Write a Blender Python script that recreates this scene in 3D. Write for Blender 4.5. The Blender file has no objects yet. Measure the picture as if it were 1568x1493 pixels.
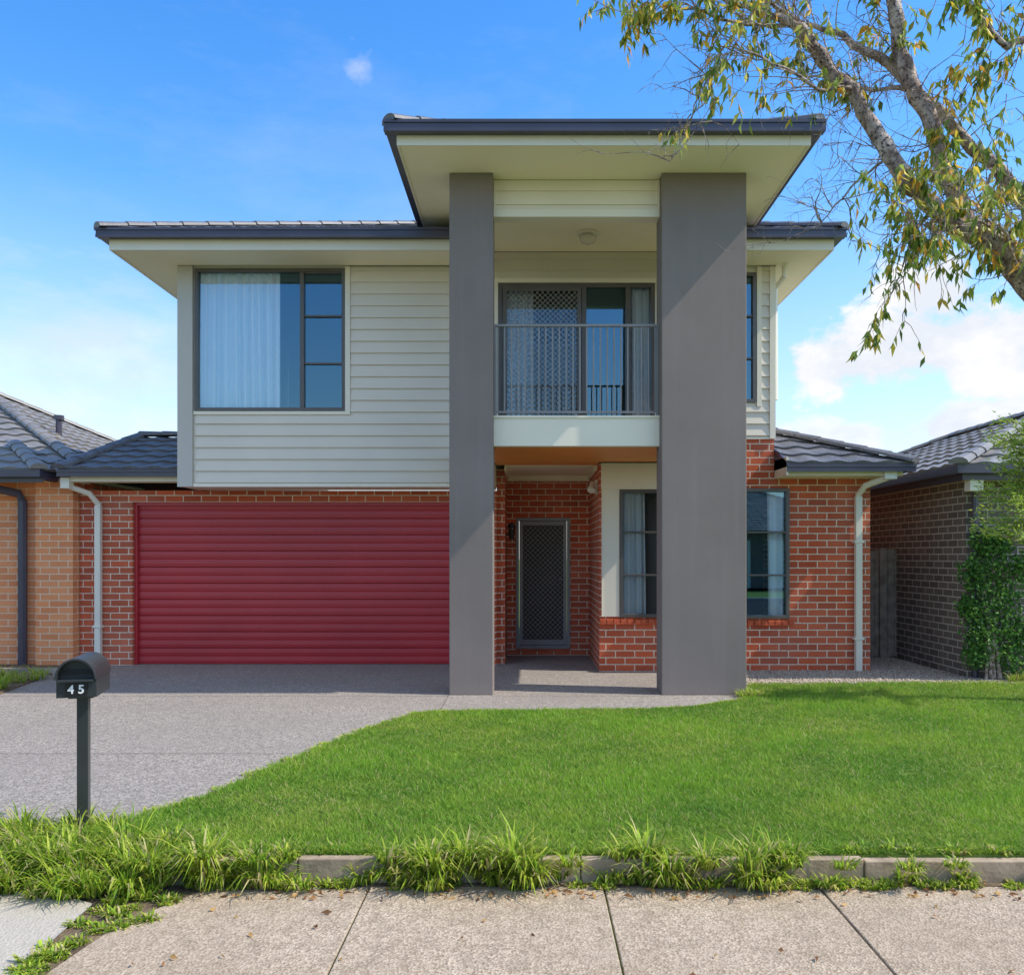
import bpy, math, random
import numpy as np
from mathutils import Vector, Matrix
random.seed(7); rng=np.random.default_rng(11); np.random.seed(5)
S=bpy.context.scene
S.view_settings.view_transform='Standard'; S.view_settings.look='None'; S.view_settings.exposure=0
COL=S.collection

# ------------------------------------------------------------ materials
def newmat(name):
    m=bpy.data.materials.new(name); m.use_nodes=True
    nt=m.node_tree; b=nt.nodes['Principled BSDF']; return m,nt,b
def mth(nt,op,a,b=None,c=None,clamp=False):
    n=nt.nodes.new('ShaderNodeMath'); n.operation=op; n.use_clamp=clamp
    for i,x in enumerate((a,b,c)):
        if x is None: continue
        if isinstance(x,(int,float)): n.inputs[i].default_value=x
        else: nt.links.new(x,n.inputs[i])
    return n.outputs[0]
def mixc(nt,f,a,b,mode='MIX'):
    n=nt.nodes.new('ShaderNodeMix'); n.data_type='RGBA'; n.blend_type=mode
    for idx,x in ((0,f),(6,a),(7,b)):
        if isinstance(x,(int,float)): n.inputs[idx].default_value=x
        elif isinstance(x,(tuple,list)): n.inputs[idx].default_value=(*x[:3],1)
        else: nt.links.new(x,n.inputs[idx])
    return n.outputs[2]
def ramp(nt,v,a,b):
    n=nt.nodes.new('ShaderNodeMapRange'); n.inputs[1].default_value=a; n.inputs[2].default_value=b
    nt.links.new(v,n.inputs[0]); return n.outputs[0]
def pos(nt): return nt.nodes.new('ShaderNodeNewGeometry').outputs['Position']
def noise(nt,vec,scale,detail=3,rough=.55):
    n=nt.nodes.new('ShaderNodeTexNoise'); n.inputs['Scale'].default_value=scale; n.inputs['Detail'].default_value=detail
    n.inputs['Roughness'].default_value=rough; nt.links.new(vec,n.inputs['Vector']); return n.outputs['Fac']
def mapv(nt,vec,sc):
    mp=nt.nodes.new('ShaderNodeMapping'); mp.inputs['Scale'].default_value=sc; nt.links.new(vec,mp.inputs[0]); return mp.outputs[0]
def bump(nt,b,h,strength,dist):
    n=nt.nodes.new('ShaderNodeBump'); n.inputs['Strength'].default_value=strength; n.inputs['Distance'].default_value=dist
    nt.links.new(h,n.inputs['Height']); nt.links.new(n.outputs[0],b.inputs['Normal'])
def mat(name,col,rough=.6,var=.12,scale=2.5,bs=0,bscale=60,bd=.003,metal=0,spec=.4):
    m,nt,b=newmat(name); p=pos(nt)
    f=ramp(nt,noise(nt,p,scale,3),.3,.7)
    c=mixc(nt,f,[x*(1-var) for x in col],[min(1,x*(1+var)) for x in col])
    nt.links.new(c,b.inputs['Base Color']); b.inputs['Roughness'].default_value=rough
    b.inputs['Metallic'].default_value=metal; b.inputs['Specular IOR Level'].default_value=spec
    if bs: bump(nt,b,noise(nt,p,bscale,2),bs,bd)
    return m
def brick(name,c1,c2,mortar,mw=.011,dark=.45):
    m,nt,b=newmat(name)
    g=nt.nodes.new('ShaderNodeNewGeometry')
    sp=nt.nodes.new('ShaderNodeSeparateXYZ'); nt.links.new(g.outputs['Position'],sp.inputs[0])
    sn=nt.nodes.new('ShaderNodeSeparateXYZ'); nt.links.new(g.outputs['True Normal'],sn.inputs[0])
    ay=mth(nt,'GREATER_THAN',mth(nt,'ABSOLUTE',sn.outputs[1]),.5)
    u=mth(nt,'ADD',mth(nt,'MULTIPLY',sp.outputs[0],ay),mth(nt,'MULTIPLY',sp.outputs[1],mth(nt,'SUBTRACT',1.0,ay)))
    cb=nt.nodes.new('ShaderNodeCombineXYZ'); nt.links.new(u,cb.inputs[0]); nt.links.new(sp.outputs[2],cb.inputs[1])
    br=nt.nodes.new('ShaderNodeTexBrick'); nt.links.new(cb.outputs[0],br.inputs[0])
    br.inputs['Color1'].default_value=(*c1,1); br.inputs['Color2'].default_value=(*c2,1); br.inputs['Mortar'].default_value=(*mortar,1)
    br.inputs['Scale'].default_value=1; br.inputs['Mortar Size'].default_value=mw/2; br.inputs['Mortar Smooth'].default_value=.15
    br.inputs['Brick Width'].default_value=.24; br.inputs['Row Height'].default_value=.086; br.inputs['Bias'].default_value=-.1
    p=g.outputs['Position']
    n1=ramp(nt,noise(nt,p,40,3),.35,.8); c=mixc(nt,mth(nt,'MULTIPLY',n1,dark),br.outputs['Color'],(c1[0]*.45,c1[1]*.45,c1[2]*.5))
    n2=ramp(nt,noise(nt,p,1.3,3),.35,.75); c=mixc(nt,mth(nt,'MULTIPLY',n2,.10),c,mortar)
    nt.links.new(c,b.inputs['Base Color']); b.inputs['Roughness'].default_value=.85; b.inputs['Specular IOR Level'].default_value=.25
    bump(nt,b,mth(nt,'SUBTRACT',1.0,br.outputs['Fac']),.8,.006)
    return m
M={}
M['brick']=brick('red_brick',(.68,.125,.045),(.42,.075,.032),(.84,.72,.56),.014,.5)
M['brick_o']=brick('orange_brick',(.84,.31,.125),(.68,.22,.085),(.84,.66,.46),.013,.25)
M['brick_d']=brick('brown_brick',(.19,.145,.12),(.12,.095,.083),(.60,.53,.44),.015)
M['clad']=mat('cream_weatherboard',(.72,.645,.54),.5,.04,1.2)
M['trim']=mat('cream_trim',(.82,.74,.60),.45,.03,1.2)
M['soffit']=mat('cream_soffit',(.94,.84,.62),.6,.03,.8)
M['corner']=mat('corner_board',(.52,.485,.43),.5,.04,1.2)
def rendermat():
    m,nt,b=newmat('grey_render'); p=pos(nt)
    f=ramp(nt,noise(nt,p,.8,4,.6),.3,.7); c=mixc(nt,f,(.215,.176,.158),(.255,.209,.187))
    f=ramp(nt,noise(nt,mapv(nt,p,(9,9,.5)),1,3),.5,.75); c=mixc(nt,mth(nt,'MULTIPLY',f,.12),c,(.36,.32,.30))
    sz=nt.nodes.new('ShaderNodeSeparateXYZ'); nt.links.new(p,sz.inputs[0])
    f=mth(nt,'MULTIPLY',ramp(nt,mth(nt,'ADD',sz.outputs[2],mth(nt,'MULTIPLY',noise(nt,p,6,4),.25)),.30,.08),.35); c=mixc(nt,f,c,(.30,.26,.21))
    nt.links.new(c,b.inputs['Base Color']); b.inputs['Roughness'].default_value=.88; b.inputs['Specular IOR Level'].default_value=.2
    bump(nt,b,noise(nt,p,140,2),.5,.002); return m
M['render']=rendermat()
M['gutter']=mat('dark_gutter',(.055,.05,.075),.33,.12,3,spec=.6)
M['frame']=mat('bronze_frame',(.10,.088,.08),.38,.1,3,spec=.6)
M['rail']=mat('grey_rail',(.25,.235,.23),.4,.1,3,spec=.5)
M['mesh']=mat('mesh_wire',(.24,.21,.185),.45,.1,3)
M['dark']=mat('dark_door',(.03,.024,.022),.5,.1,3)
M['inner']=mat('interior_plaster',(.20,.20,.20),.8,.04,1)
M['door_red']=mat('garage_red',(.46,.028,.036),.34,.10,.8,spec=.5)
M['wb']=mat('whitish_pipe',(.80,.74,.62),.4,.04,2)
M['soil']=mat('soil',(.16,.115,.07),.95,.4,9,.9,60,.02)
M['stone']=mat('gravel_stone',(.46,.38,.30),.8,.45,60)
M['sleeper']=mat('sleeper_timber',(.36,.275,.19),.88,.35,7,.6,50,.004)
M['palings']=mat('grey_timber',(.34,.28,.23),.85,.3,9,.4,60,.004)
M['mailbox']=mat('mailbox_metal',(.030,.034,.036),.3,.15,6,spec=.6)
M['plate']=mat('number_plate',(.015,.015,.015),.4,.1,3)
M['white']=mat('white_paint',(.8,.8,.78),.5,.03,2)
M['brass']=mat('lamp_glass',(.75,.66,.52),.25,.05,2)

def woodmat():
    m,nt,b=newmat('timber_soffit'); p=pos(nt)
    f=ramp(nt,noise(nt,mapv(nt,p,(2,30,30)),1.5,4),.3,.7)
    nt.links.new(mixc(nt,f,(.72,.22,.045),(.92,.36,.09)),b.inputs['Base Color']); b.inputs['Roughness'].default_value=.45; return m
M['wood']=woodmat()
def tilemat(name,c):
    m,nt,b=newmat(name); p=pos(nt)
    f=ramp(nt,noise(nt,p,2.2,4),.3,.7); c1=mixc(nt,f,[x*.75 for x in c],[x*1.3 for x in c])
    f2=ramp(nt,noise(nt,p,35,2),.5,.75); c2=mixc(nt,mth(nt,'MULTIPLY',f2,.4),c1,(.30,.28,.26))
    nt.links.new(c2,b.inputs['Base Color']); b.inputs['Roughness'].default_value=.5; return m
M['tile']=tilemat('roof_tile',(.115,.112,.12)); M['tile2']=tilemat('roof_tile_b',(.21,.195,.18))
def glassmat():
    m,nt,b=newmat('window_glass'); nt.nodes.remove(b); out=nt.nodes['Material Output']
    t=nt.nodes.new('ShaderNodeBsdfTransparent'); t.inputs[0].default_value=(.98,.99,1,1)
    g=nt.nodes.new('ShaderNodeBsdfGlossy'); g.inputs['Roughness'].default_value=.01; g.inputs[0].default_value=(.42,.78,1,1)
    fr=nt.nodes.new('ShaderNodeFresnel'); fr.inputs[0].default_value=1.5
    mx=nt.nodes.new('ShaderNodeMixShader'); nt.links.new(mth(nt,'ADD',fr.outputs[0],.17,clamp=True),mx.inputs[0])
    nt.links.new(t.outputs[0],mx.inputs[1]); nt.links.new(g.outputs[0],mx.inputs[2]); nt.links.new(mx.outputs[0],out.inputs[0]); return m
M['glass']=glassmat()
def curtmat():
    m,nt,b=newmat('sheer_curtain'); b.inputs['Base Color'].default_value=(.97,.95,.92,1); b.inputs['Roughness'].default_value=.9
    return m
M['curtain']=curtmat()
def aggregate(name,base,dark,light,stain,vs=75,ms=.45,patch=.35,pale=None):
    m,nt,b=newmat(name); p=pos(nt)
    v=nt.nodes.new('ShaderNodeTexVoronoi'); v.inputs['Scale'].default_value=vs; nt.links.new(p,v.inputs['Vector'])
    sc=nt.nodes.new('ShaderNodeSeparateColor'); nt.links.new(v.outputs['Color'],sc.inputs[0])
    c=mixc(nt,sc.outputs[0],dark,light); c=mixc(nt,ms,c,base)
    f=ramp(nt,noise(nt,p,.9,5,.65),.35,.7); c=mixc(nt,mth(nt,'MULTIPLY',f,.6),c,stain)
    f=ramp(nt,noise(nt,p,11,4,.7),.46,.72); c=mixc(nt,mth(nt,'MULTIPLY',f,patch),c,[x*.5 for x in base])
    if pale: f=ramp(nt,noise(nt,p,3.1,4,.7),.55,.75); c=mixc(nt,mth(nt,'MULTIPLY',f,.4),c,pale)
    nt.links.new(c,b.inputs['Base Color']); b.inputs['Roughness'].default_value=.9; b.inputs['Specular IOR Level'].default_value=.2
    bump(nt,b,v.outputs['Distance'],.6,.006); return m
M['drive']=aggregate('exposed_aggregate',(.275,.245,.215),(.10,.088,.078),(.55,.49,.43),(.25,.222,.20),85,.35,.3)
M['path']=aggregate('footpath_concrete',(.43,.335,.235),(.20,.145,.10),(.66,.54,.41),(.33,.25,.17),100,.35,.5,(.50,.41,.31))
M['cross']=aggregate('crossover_concrete',(.48,.43,.36),(.40,.35,.29),(.56,.51,.43),(.40,.355,.29),90,.5,.2)
M['road']=aggregate('asphalt',(.055,.055,.055),(.03,.03,.03),(.09,.09,.09),(.05,.05,.05))
M['gravel']=aggregate('gravel_bed',(.38,.31,.25),(.12,.10,.08),(.6,.52,.44),(.28,.23,.18))
def grassground():
    m,nt,b=newmat('grass_ground'); p=pos(nt)
    f=ramp(nt,noise(nt,p,1.2,4,.65),.3,.7); c=mixc(nt,f,(.14,.23,.03),(.21,.31,.045))
    f=ramp(nt,noise(nt,p,80,3),.3,.7); c=mixc(nt,mth(nt,'MULTIPLY',f,.5),c,(.10,.12,.03))
    nt.links.new(c,b.inputs['Base Color']); b.inputs['Roughness'].default_value=.95; return m
M['grassg']=grassground()
def attrmat(name,trans=.3,rough=.55):
    m,nt,b=newmat(name); a=nt.nodes.new('ShaderNodeAttribute'); a.attribute_name='Col'
    nt.links.new(a.outputs['Color'],b.inputs['Base Color']); b.inputs['Roughness'].default_value=rough; b.inputs['Specular IOR Level'].default_value=.3
    t=nt.nodes.new('ShaderNodeBsdfTranslucent'); nt.links.new(a.outputs['Color'],t.inputs[0])
    mx=nt.nodes.new('ShaderNodeMixShader'); mx.inputs[0].default_value=trans
    nt.links.new(b.outputs[0],mx.inputs[1]); nt.links.new(t.outputs[0],mx.inputs[2]); nt.links.new(mx.outputs[0],nt.nodes['Material Output'].inputs[0]); return m
M['blade']=attrmat('grass_blade',.45); M['leaf']=attrmat('leaf',.4,.45)
def barkmat():
    m,nt,b=newmat('bark'); p=pos(nt)
    f=ramp(nt,noise(nt,mapv(nt,p,(1,1,.5)),34,4,.7),.38,.62); c=mixc(nt,f,(.19,.12,.09),(.60,.49,.41))
    f=ramp(nt,noise(nt,p,95,3),.54,.64); c=mixc(nt,f,c,(.08,.052,.045))
    nt.links.new(c,b.inputs['Base Color']); b.inputs['Roughness'].default_value=.85; bump(nt,b,noise(nt,p,110,3),.9,.006); return m
M['bark']=barkmat()

# ------------------------------------------------------------ builders
def empty(name):
    e=bpy.data.objects.new(name,None); COL.objects.link(e); return e
class B:
    def __init__(s): s.v=[]; s.f=[]; s.m=[]
    def add(s,vs,fs,mi=0):
        o=len(s.v); s.v+= [tuple(v) for v in vs]; s.f+=[tuple(i+o for i in f) for f in fs]; s.m+=[mi]*len(fs)
    def box(s,x0,x1,y0,y1,z0,z1,mi=0):
        s.add([(x0,y0,z0),(x1,y0,z0),(x1,y1,z0),(x0,y1,z0),(x0,y0,z1),(x1,y0,z1),(x1,y1,z1),(x0,y1,z1)],
              [(3,2,1,0),(4,5,6,7),(0,1,5,4),(1,2,6,5),(2,3,7,6),(3,0,4,7)],mi)
    def tube(s,pts,rad,n=8,mi=0,cap=True):
        pts=[Vector(p) for p in pts]; vs=[]; k=len(pts)
        if isinstance(rad,(int,float)): rad=[rad]*k
        ref=Vector((.3,.2,1)).normalized()
        for i,p in enumerate(pts):
            t=(pts[min(i+1,k-1)]-pts[max(i-1,0)]).normalized()
            a=t.cross(ref)
            if a.length<.05: a=t.cross(Vector((1,0,0)))
            a.normalize(); b=t.cross(a)
            for j in range(n):
                an=2*math.pi*j/n; vs.append(p+(a*math.cos(an)+b*math.sin(an))*rad[i])
        fs=[]
        for i in range(k-1):
            for j in range(n):
                j2=(j+1)%n; fs.append((i*n+j,i*n+j2,(i+1)*n+j2,(i+1)*n+j))
        if cap: fs.append(tuple(range(n))[::-1]); fs.append(tuple((k-1)*n+j for j in range(n)))
        s.add(vs,fs,mi)
    def wall(s,x0,x1,z0,z1,y,th,ops,mi=0):
        xs=sorted({x0,x1,*[min(max(o[0],x0),x1) for o in ops],*[min(max(o[1],x0),x1) for o in ops]})
        zs=sorted({z0,z1,*[o[2] for o in ops],*[o[3] for o in ops]})
        def solid(i,j):
            if i<0 or j<0 or i>=len(xs)-1 or j>=len(zs)-1: return False
            cx=(xs[i]+xs[i+1])/2; cz=(zs[j]+zs[j+1])/2
            return not any(o[0]<cx<o[1] and o[2]<cz<o[3] for o in ops)
        for i in range(len(xs)-1):
            for j in range(len(zs)-1):
                if not solid(i,j): continue
                a,b,c,d=xs[i],xs[i+1],zs[j],zs[j+1]; Y=y+th
                s.add([(a,y,c),(b,y,c),(b,y,d),(a,y,d)],[(0,1,2,3)],mi)
                s.add([(a,Y,c),(b,Y,c),(b,Y,d),(a,Y,d)],[(3,2,1,0)],mi)
                if not solid(i-1,j): s.add([(a,y,c),(a,y,d),(a,Y,d),(a,Y,c)],[(0,1,2,3)],mi)
                if not solid(i+1,j): s.add([(b,y,c),(b,Y,c),(b,Y,d),(b,y,d)],[(0,1,2,3)],mi)
                if not solid(i,j-1): s.add([(a,y,c),(a,Y,c),(b,Y,c),(b,y,c)],[(0,1,2,3)],mi)
                if not solid(i,j+1): s.add([(a,y,d),(b,y,d),(b,Y,d),(a,Y,d)],[(0,1,2,3)],mi)
    def clad(s,x0,x1,z0,z1,y,mi=0,pitch=.147):
        k=math.floor(z0/pitch); z=k*pitch
        while z<z1-1e-4:
            a=max(z,z0); b=min(z+pitch,z1)
            if b-a>.004:
                ya=y-.022*(1-(a-z)/pitch)-.004; yb=y-.022*(1-(b-z)/pitch)-.004
                s.add([(x0,ya,a),(x1,ya,a),(x1,yb,b),(x0,yb,b),(x0,y,a),(x1,y,a),(x1,y,b),(x0,y,b)],
                      [(0,1,2,3),(4,5,1,0),(3,2,6,7),(4,0,3,7),(1,5,6,2)],mi)
            z+=pitch
    def roofplane(s,A,Bp,D,C,mi=0):
        A,Bp,C,D=map(Vector,(A,Bp,C,D)); u=(Bp-A); L=u.length; u.normalize()
        w=C-A; v=(w-u*w.dot(u)); vm=v.length; v.normalize(); n=u.cross(v)
        if n.z<0: n=-n
        c0=w.dot(u); d0=(D-A).dot(u); rows=max(1,round(vm/.32)); pitch=vm/rows
        nu=max(4,int(L/.05))
        for r in range(rows):
            vs=[]
            for (vv,h) in ((r*pitch,-.005),(r*pitch,.034),((r+1)*pitch,.006)):
                lo=c0*vv/vm; hi=L+(d0-L)*vv/vm
                for i in range(nu+1):
                    uu=lo+(hi-lo)*i/nu
                    q=(uu % .30)/.30
                    prof=.011*math.cos(2*math.pi*q)
                    vs.append(A+u*uu+v*vv+n*(h+(prof if h>0 else 0)))
            fs=[]
            for k in range(2):
                for i in range(nu):
                    a=k*(nu+1)+i; fs.append((a,a+1,a+nu+2,a+nu+1))
            s.add(vs,fs,mi)
    def caps(s,P,Q,mi=0,r=.085):
        P,Q=Vector(P),Vector(Q); d=Q-P; L=d.length; d.normalize(); k=max(1,round(L/.33)); st=L/k
        side=d.cross(Vector((0,0,1))).normalized(); up=side.cross(d)
        for i in range(k):
            vs=[]
            for t,rr in ((i*st-.02,r*1.12),(i*st+st,r*.95)):
                for a in range(7):
                    an=math.pi*a/6; vs.append(P+d*t+side*math.cos(an)*rr*1.15+up*(math.sin(an)*rr*.75))
            fs=[(j,j+1,j+8,j+7) for j in range(6)]+[tuple(range(7))]
            s.add(vs,fs,mi)
    def xf(s,Mx): s.v=[tuple(Mx@Vector(v)) for v in s.v]
    def obj(s,name,parent,mats,smooth=False,bevel=0):
        me=bpy.data.meshes.new(name); me.from_pydata(s.v,[],s.f)
        for m in mats: me.materials.append(M[m] if isinstance(m,str) else m)
        me.polygons.foreach_set('material_index',s.m)
        if smooth: me.polygons.foreach_set('use_smooth',[True]*len(s.f))
        me.update(); o=bpy.data.objects.new(name,me); COL.objects.link(o)
        if parent: o.parent=parent
        if bevel:
            md=o.modifiers.new('bevel','BEVEL'); md.width=bevel; md.segments=2; md.limit_method='ANGLE'
        return o
def trimesh(name,V,F,C,material,parent=None):
    me=bpy.data.meshes.new(name); V=np.asarray(V,dtype=np.float32); F=np.asarray(F,dtype=np.int32)
    me.vertices.add(len(V)); me.vertices.foreach_set('co',V.ravel())
    me.loops.add(F.size); me.loops.foreach_set('vertex_index',F.ravel())
    me.polygons.add(len(F)); me.polygons.foreach_set('loop_start',np.arange(0,F.size,3,dtype=np.int32))
    if C is not None:
        a=me.color_attributes.new('Col','FLOAT_COLOR','POINT'); cc=np.ones((len(V),4),dtype=np.float32); cc[:,:3]=np.clip(C,0,.9); a.data.foreach_set('color',cc.ravel())
    me.update(calc_edges=True); me.validate(); me.materials.append(material)
    o=bpy.data.objects.new(name,me); COL.objects.link(o)
    if parent: o.parent=parent
    return o
def hip_roof(b,x0,x1,y0,y1,z,s,mi=0,capi=0):
    w=x1-x0; d=y1-y0; h=min(w,d)/2
    if w<=d: R0=((x0+x1)/2,y0+h,z+s*h); R1=((x0+x1)/2,y1-h,z+s*h)
    else: R0=(x0+h,(y0+y1)/2,z+s*h); R1=(x1-h,(y0+y1)/2,z+s*h)
    a,bb,c,dd=(x0,y0,z),(x1,y0,z),(x1,y1,z),(x0,y1,z)
    if w<=d:
        b.roofplane(a,bb,R0,R0,mi); b.roofplane(bb,c,R1,R0,mi); b.roofplane(c,dd,R1,R1,mi); b.roofplane(dd,a,R0,R1,mi)
        prs=((a,R0),(bb,R0),(c,R1),(dd,R1),(R0,R1))
    else:
        b.roofplane(a,bb,R1,R0,mi); b.roofplane(bb,c,R1,R1,mi); b.roofplane(c,dd,R0,R1,mi); b.roofplane(dd,a,R0,R0,mi)
        prs=((a,R0),(bb,R1),(c,R1),(dd,R0),(R0,R1))
    for p,q in prs:
        if (Vector(p)-Vector(q)).length>.1: b.caps((p[0],p[1],p[2]+.025),(q[0],q[1],q[2]+.025),capi)

# ------------------------------------------------------------ MAIN HOUSE
H=empty('brick_house')
UY=10.6; GY=11.2
b=B()
bay=(1.13,1.9,.675,2.266); rw=(2.2,3.246,.66,2.28)
b.wall(.88,4.26,0,2.42,UY,.11,[bay,rw])
b.wall(.88,3.06,2.42,2.598,UY,.11,[]); b.wall(1.6,3.06,2.598,2.90,UY,.11,[])
b.wall(-5.92,-.43,0,2.30,GY,.11,[(-5.23,-.55,-.01,2.15)])
b.wall(-.318,.879,.0,2.598,12.3,.11,[(-.189,.596,.097,1.99)])
b.box(-.43,-.32,11.311,12.41,0,2.598)
b.box(.88,.99,10.711,12.41,0,2.598)
b.box(4.15,4.26,10.711,18,0,2.42)
b.box(-5.92,-5.81,11.311,18,0,2.4)
b.obj('brick_walls',H,['brick'])
b=B()
def sill(x0,x1,z,y):
    x=x0
    while x<x1-.02:
        e=min(x+.076,x1)
        b.add([(x,y-.035,z-.075),(e,y-.035,z-.075),(e,y+.09,z-.06),(x,y+.09,z-.06),(x,y-.035,z-.018),(e,y-.035,z-.018),(e,y+.09,z+.012),(x,y+.09,z+.012)],
              [(3,2,1,0),(4,5,6,7),(0,1,5,4),(1,2,6,5),(2,3,7,6),(3,0,4,7)])
        x+=.086
sill(.885,1.96,.665,UY); sill(2.12,3.30,.65,UY)
sm=mat('sill_brick',(.56,.11,.045),.85,.35,14,.6,70,.004)
b.obj('brick_sills',H,[sm])
lw=(-4.168,-2.292,3.245,5.02); bd=(-.383,1.57,2.75,4.835); uw=(2.1,2.83,3.35,4.97)
b=B()
b.wall(-4.36,-.43,2.33,5.22,UY,.1,[lw]); b.wall(-.43,1.6,2.63,5.228,UY,.1,[bd]); b.wall(1.6,3.06,2.90,5.22,UY,.1,[uw])
b.box(-4.36,-4.26,UY+.1,18,2.33,5.22); b.box(2.96,3.06,UY+.1,18,2.6,5.22)
b.box(-4.36,-.43,UY,11.2,2.306,2.33)
b.box(-.445,-.43,UY+.101,11.2,2.33,2.6)
b.obj('upper_wall_frame',H,['trim'])
b=B()
b.clad(-4.16,-.44,2.345,3.20,UY); b.clad(-2.225,-.44,3.20,5.045,UY)
b.clad(-.43,1.6,4.90,5.226,UY)
b.clad(2.2,3.0,2.92,3.30,UY); b.clad(2.90,3.0,3.30,5.045,UY)
b.obj('weatherboards',H,['clad'])
b=B()
b.box(-4.37,-4.185,UY-.045,UY-.001,2.30,5.045,1)
b.box(-4.372,-4.37,UY-.045,UY+.1,2.30,5.045,1)
b.box(-4.183,-.43,UY-.03,UY-.001,2.300,2.343)
b.box(3.0,3.07,UY-.032,UY+.05,2.90,5.045)
b.box(-2.29,-2.228,UY-.03,UY-.001,3.20,5.045); b.box(-4.18,-2.29,UY-.03,UY-.001,3.20,3.24)
b.box(2.84,2.898,UY-.03,UY-.001,3.30,5.045)
b.box(-.43,-.386,UY-.03,UY-.001,2.81,4.9); b.box(-.386,1.6,UY-.03,UY-.001,4.84,4.898)
b.box(2.2,3.06,UY-.02,UY-.001,2.895,2.918)
b.box(.915,1.127,UY-.02,UY-.001,.685,2.268); b.box(.90,1.95,UY-.022,UY-.001,2.27,2.597)
b.box(.905,.915,UY-.03,UY-.001,.685,2.268)
b.obj('trim_boards',H,['trim','corner'])
b=B()
b.box(-.826,-.372,8.8,9.16,0,5.41); b.box(1.376,2.255,8.8,9.16,0,5.41)
b.obj('rendered_columns',H,['render'],bevel=.008)
b=B()
b.box(-.371,1.375,8.975,9.10,5.01,5.408); b.clad(-.371,1.375,5.09,5.405,8.975)
b.box(-.371,1.375,8.94,8.974,5.01,5.088)
b.box(-.78,-.66,9.161,10.58,5.01,5.408); b.box(2.1,2.22,9.161,10.58,5.01,5.408)
b.box(-.371,-.345,8.94,8.974,5.09,5.40); b.box(1.35,1.375,8.94,8.974,5.09,5.40)
b.box(-.371,1.375,8.95,9.05,2.60,2.895); b.box(-.371,1.375,8.935,9.06,2.895,2.918)
b.obj('balcony_beams',H,['trim'])
b=B(); b.box(-.655,2.095,9.101,10.58,5.23,5.25); b.box(-.317,.878,10.9,12.299,2.60,2.62)
b.box(-.317,.878,12.27,12.298,2.52,2.598); b.box(-.319,-.29,10.95,12.27,2.54,2.598)
b.box(.85,.879,10.95,12.27,2.54,2.598)
b.obj('porch_ceilings',H,['soffit'])
b=B(); b.box(-.78,2.22,9.165,10.59,2.74,2.79); b.box(-.36,1.37,9.06,9.165,2.74,2.79); b.obj('balcony_deck',H,['sleeper'])
b=B()
for i in range(14):
    y=9.065+i*.131
    b.box(-.36 if y<9.15 else -.42,1.37 if y<9.15 else (2.2 if y<10.4 else .875),y,y+.127,2.603,2.625)
b.obj('timber_soffit',H,['wood'])
def eave(b,x0,x1,y0,zs,zf,zg,x_in0,x_in1,ydeep,side0=True,side1=True,yend=18):
    g=.11; t=.022
    xa=x0+(g if side0 else 0); xb=x1-(g if side1 else 0)
    b.box(xa+ (t if side0 else 0),xb-(t if side1 else 0),y0+g+t,ydeep,zs,zs+.012,0)
    b.box(xa,xb,y0+g,y0+g+t,zs-.012,zf,1)
    b.box(x0,x1,y0+.012,y0+g-.002,zf-.005,zg-.02,2); b.box(x0-.004,x1+.004,y0,y0+.022,zg-.03,zg,2); b.box(x0,x1,y0+.004,y0+.02,zf-.012,zf+.02,2)
    if side0:
        b.box(x0+.012,xa-.002,y0+g,yend,zf-.005,zg-.02,2); b.box(x0,x0+.022,y0+.023,yend,zg-.03,zg,2); b.box(xa,xa+t,y0+g+t,yend,zs-.012,zf,1)
        b.box(xa+t,x_in0,ydeep,yend,zs,zs+.012,0)
    if side1:
        b.box(xb+.002,x1-.012,y0+g,yend,zf-.005,zg-.02,2); b.box(x1-.022,x1,y0+.023,yend,zg-.03,zg,2); b.box(xb-t,xb,y0+g+t,yend,zs-.012,zf,1)
        b.box(x_in1,xb-t,ydeep,yend,zs,zs+.012,0)
b=B()
eave(b,-5.05,-.83,9.88,5.05,5.165,5.265,-4.37,0,UY-.046,True,False)
eave(b,2.26,3.70,9.88,5.05,5.165,5.265,0,3.075,UY-.046,False,True)
b.obj('main_eaves',H,['soffit','trim','gutter'])
b=B(); eave(b,-1.386,2.83,8.08,5.412,5.50,5.60,-.84,2.27,10.7,True,True,11.6); b.obj('tower_eaves',H,['soffit','trim','gutter'])
b=B(); hip_roof(b,-5.02,3.67,9.91,18.2,5.240,.398); b.obj('main_roof',H,['tile'])
b=B(); hip_roof(b,-1.33,2.78,8.14,15,5.575,.40); b.obj('tower_roof',H,['tile'])
b=B()
eave(b,3.07,4.60,10.08,2.415,2.455,2.53,3.1,4.265,UY-.002,False,True,17)
b.box(3.062,3.085,10.1,10.59,2.40,2.62,1)
b.add([(3.062,10.09,2.50),(3.09,10.09,2.50),(3.09,10.59,2.50),(3.062,10.59,2.50),(3.062,10.09,2.56),(3.09,10.09,2.56),(3.09,10.59,2.77),(3.062,10.59,2.77)],
      [(3,2,1,0),(4,5,6,7),(0,1,5,4),(1,2,6,5),(2,3,7,6),(3,0,4,7)],2)
eave(b,-5.97,-4.375,10.72,2.40,2.455,2.53,-5.93,0,GY-.002,True,False,16)
b.obj('wing_eaves',H,['soffit','trim','gutter'])
b=B()
A=(3.065,10.1,2.535); C=(3.065,11.6,3.16); Dd=(4.58,10.1,2.535)
b.roofplane(A,Dd,(3.075,11.6,3.16),C); b.roofplane(Dd,(4.58,17,2.535),(3.08,17,3.16),(3.08,11.6,3.16))
b.caps((4.58,10.1,2.56),(3.08,11.6,3.18))
b.roofplane((-5.95,10.74,2.535),(-4.37,10.74,2.535),(-4.37,12.4,3.17),(-5.65,12.4,3.17))
b.roofplane((-5.95,17,2.535),(-5.95,10.74,2.535),(-5.65,12.4,3.17),(-5.65,17,3.17))
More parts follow.
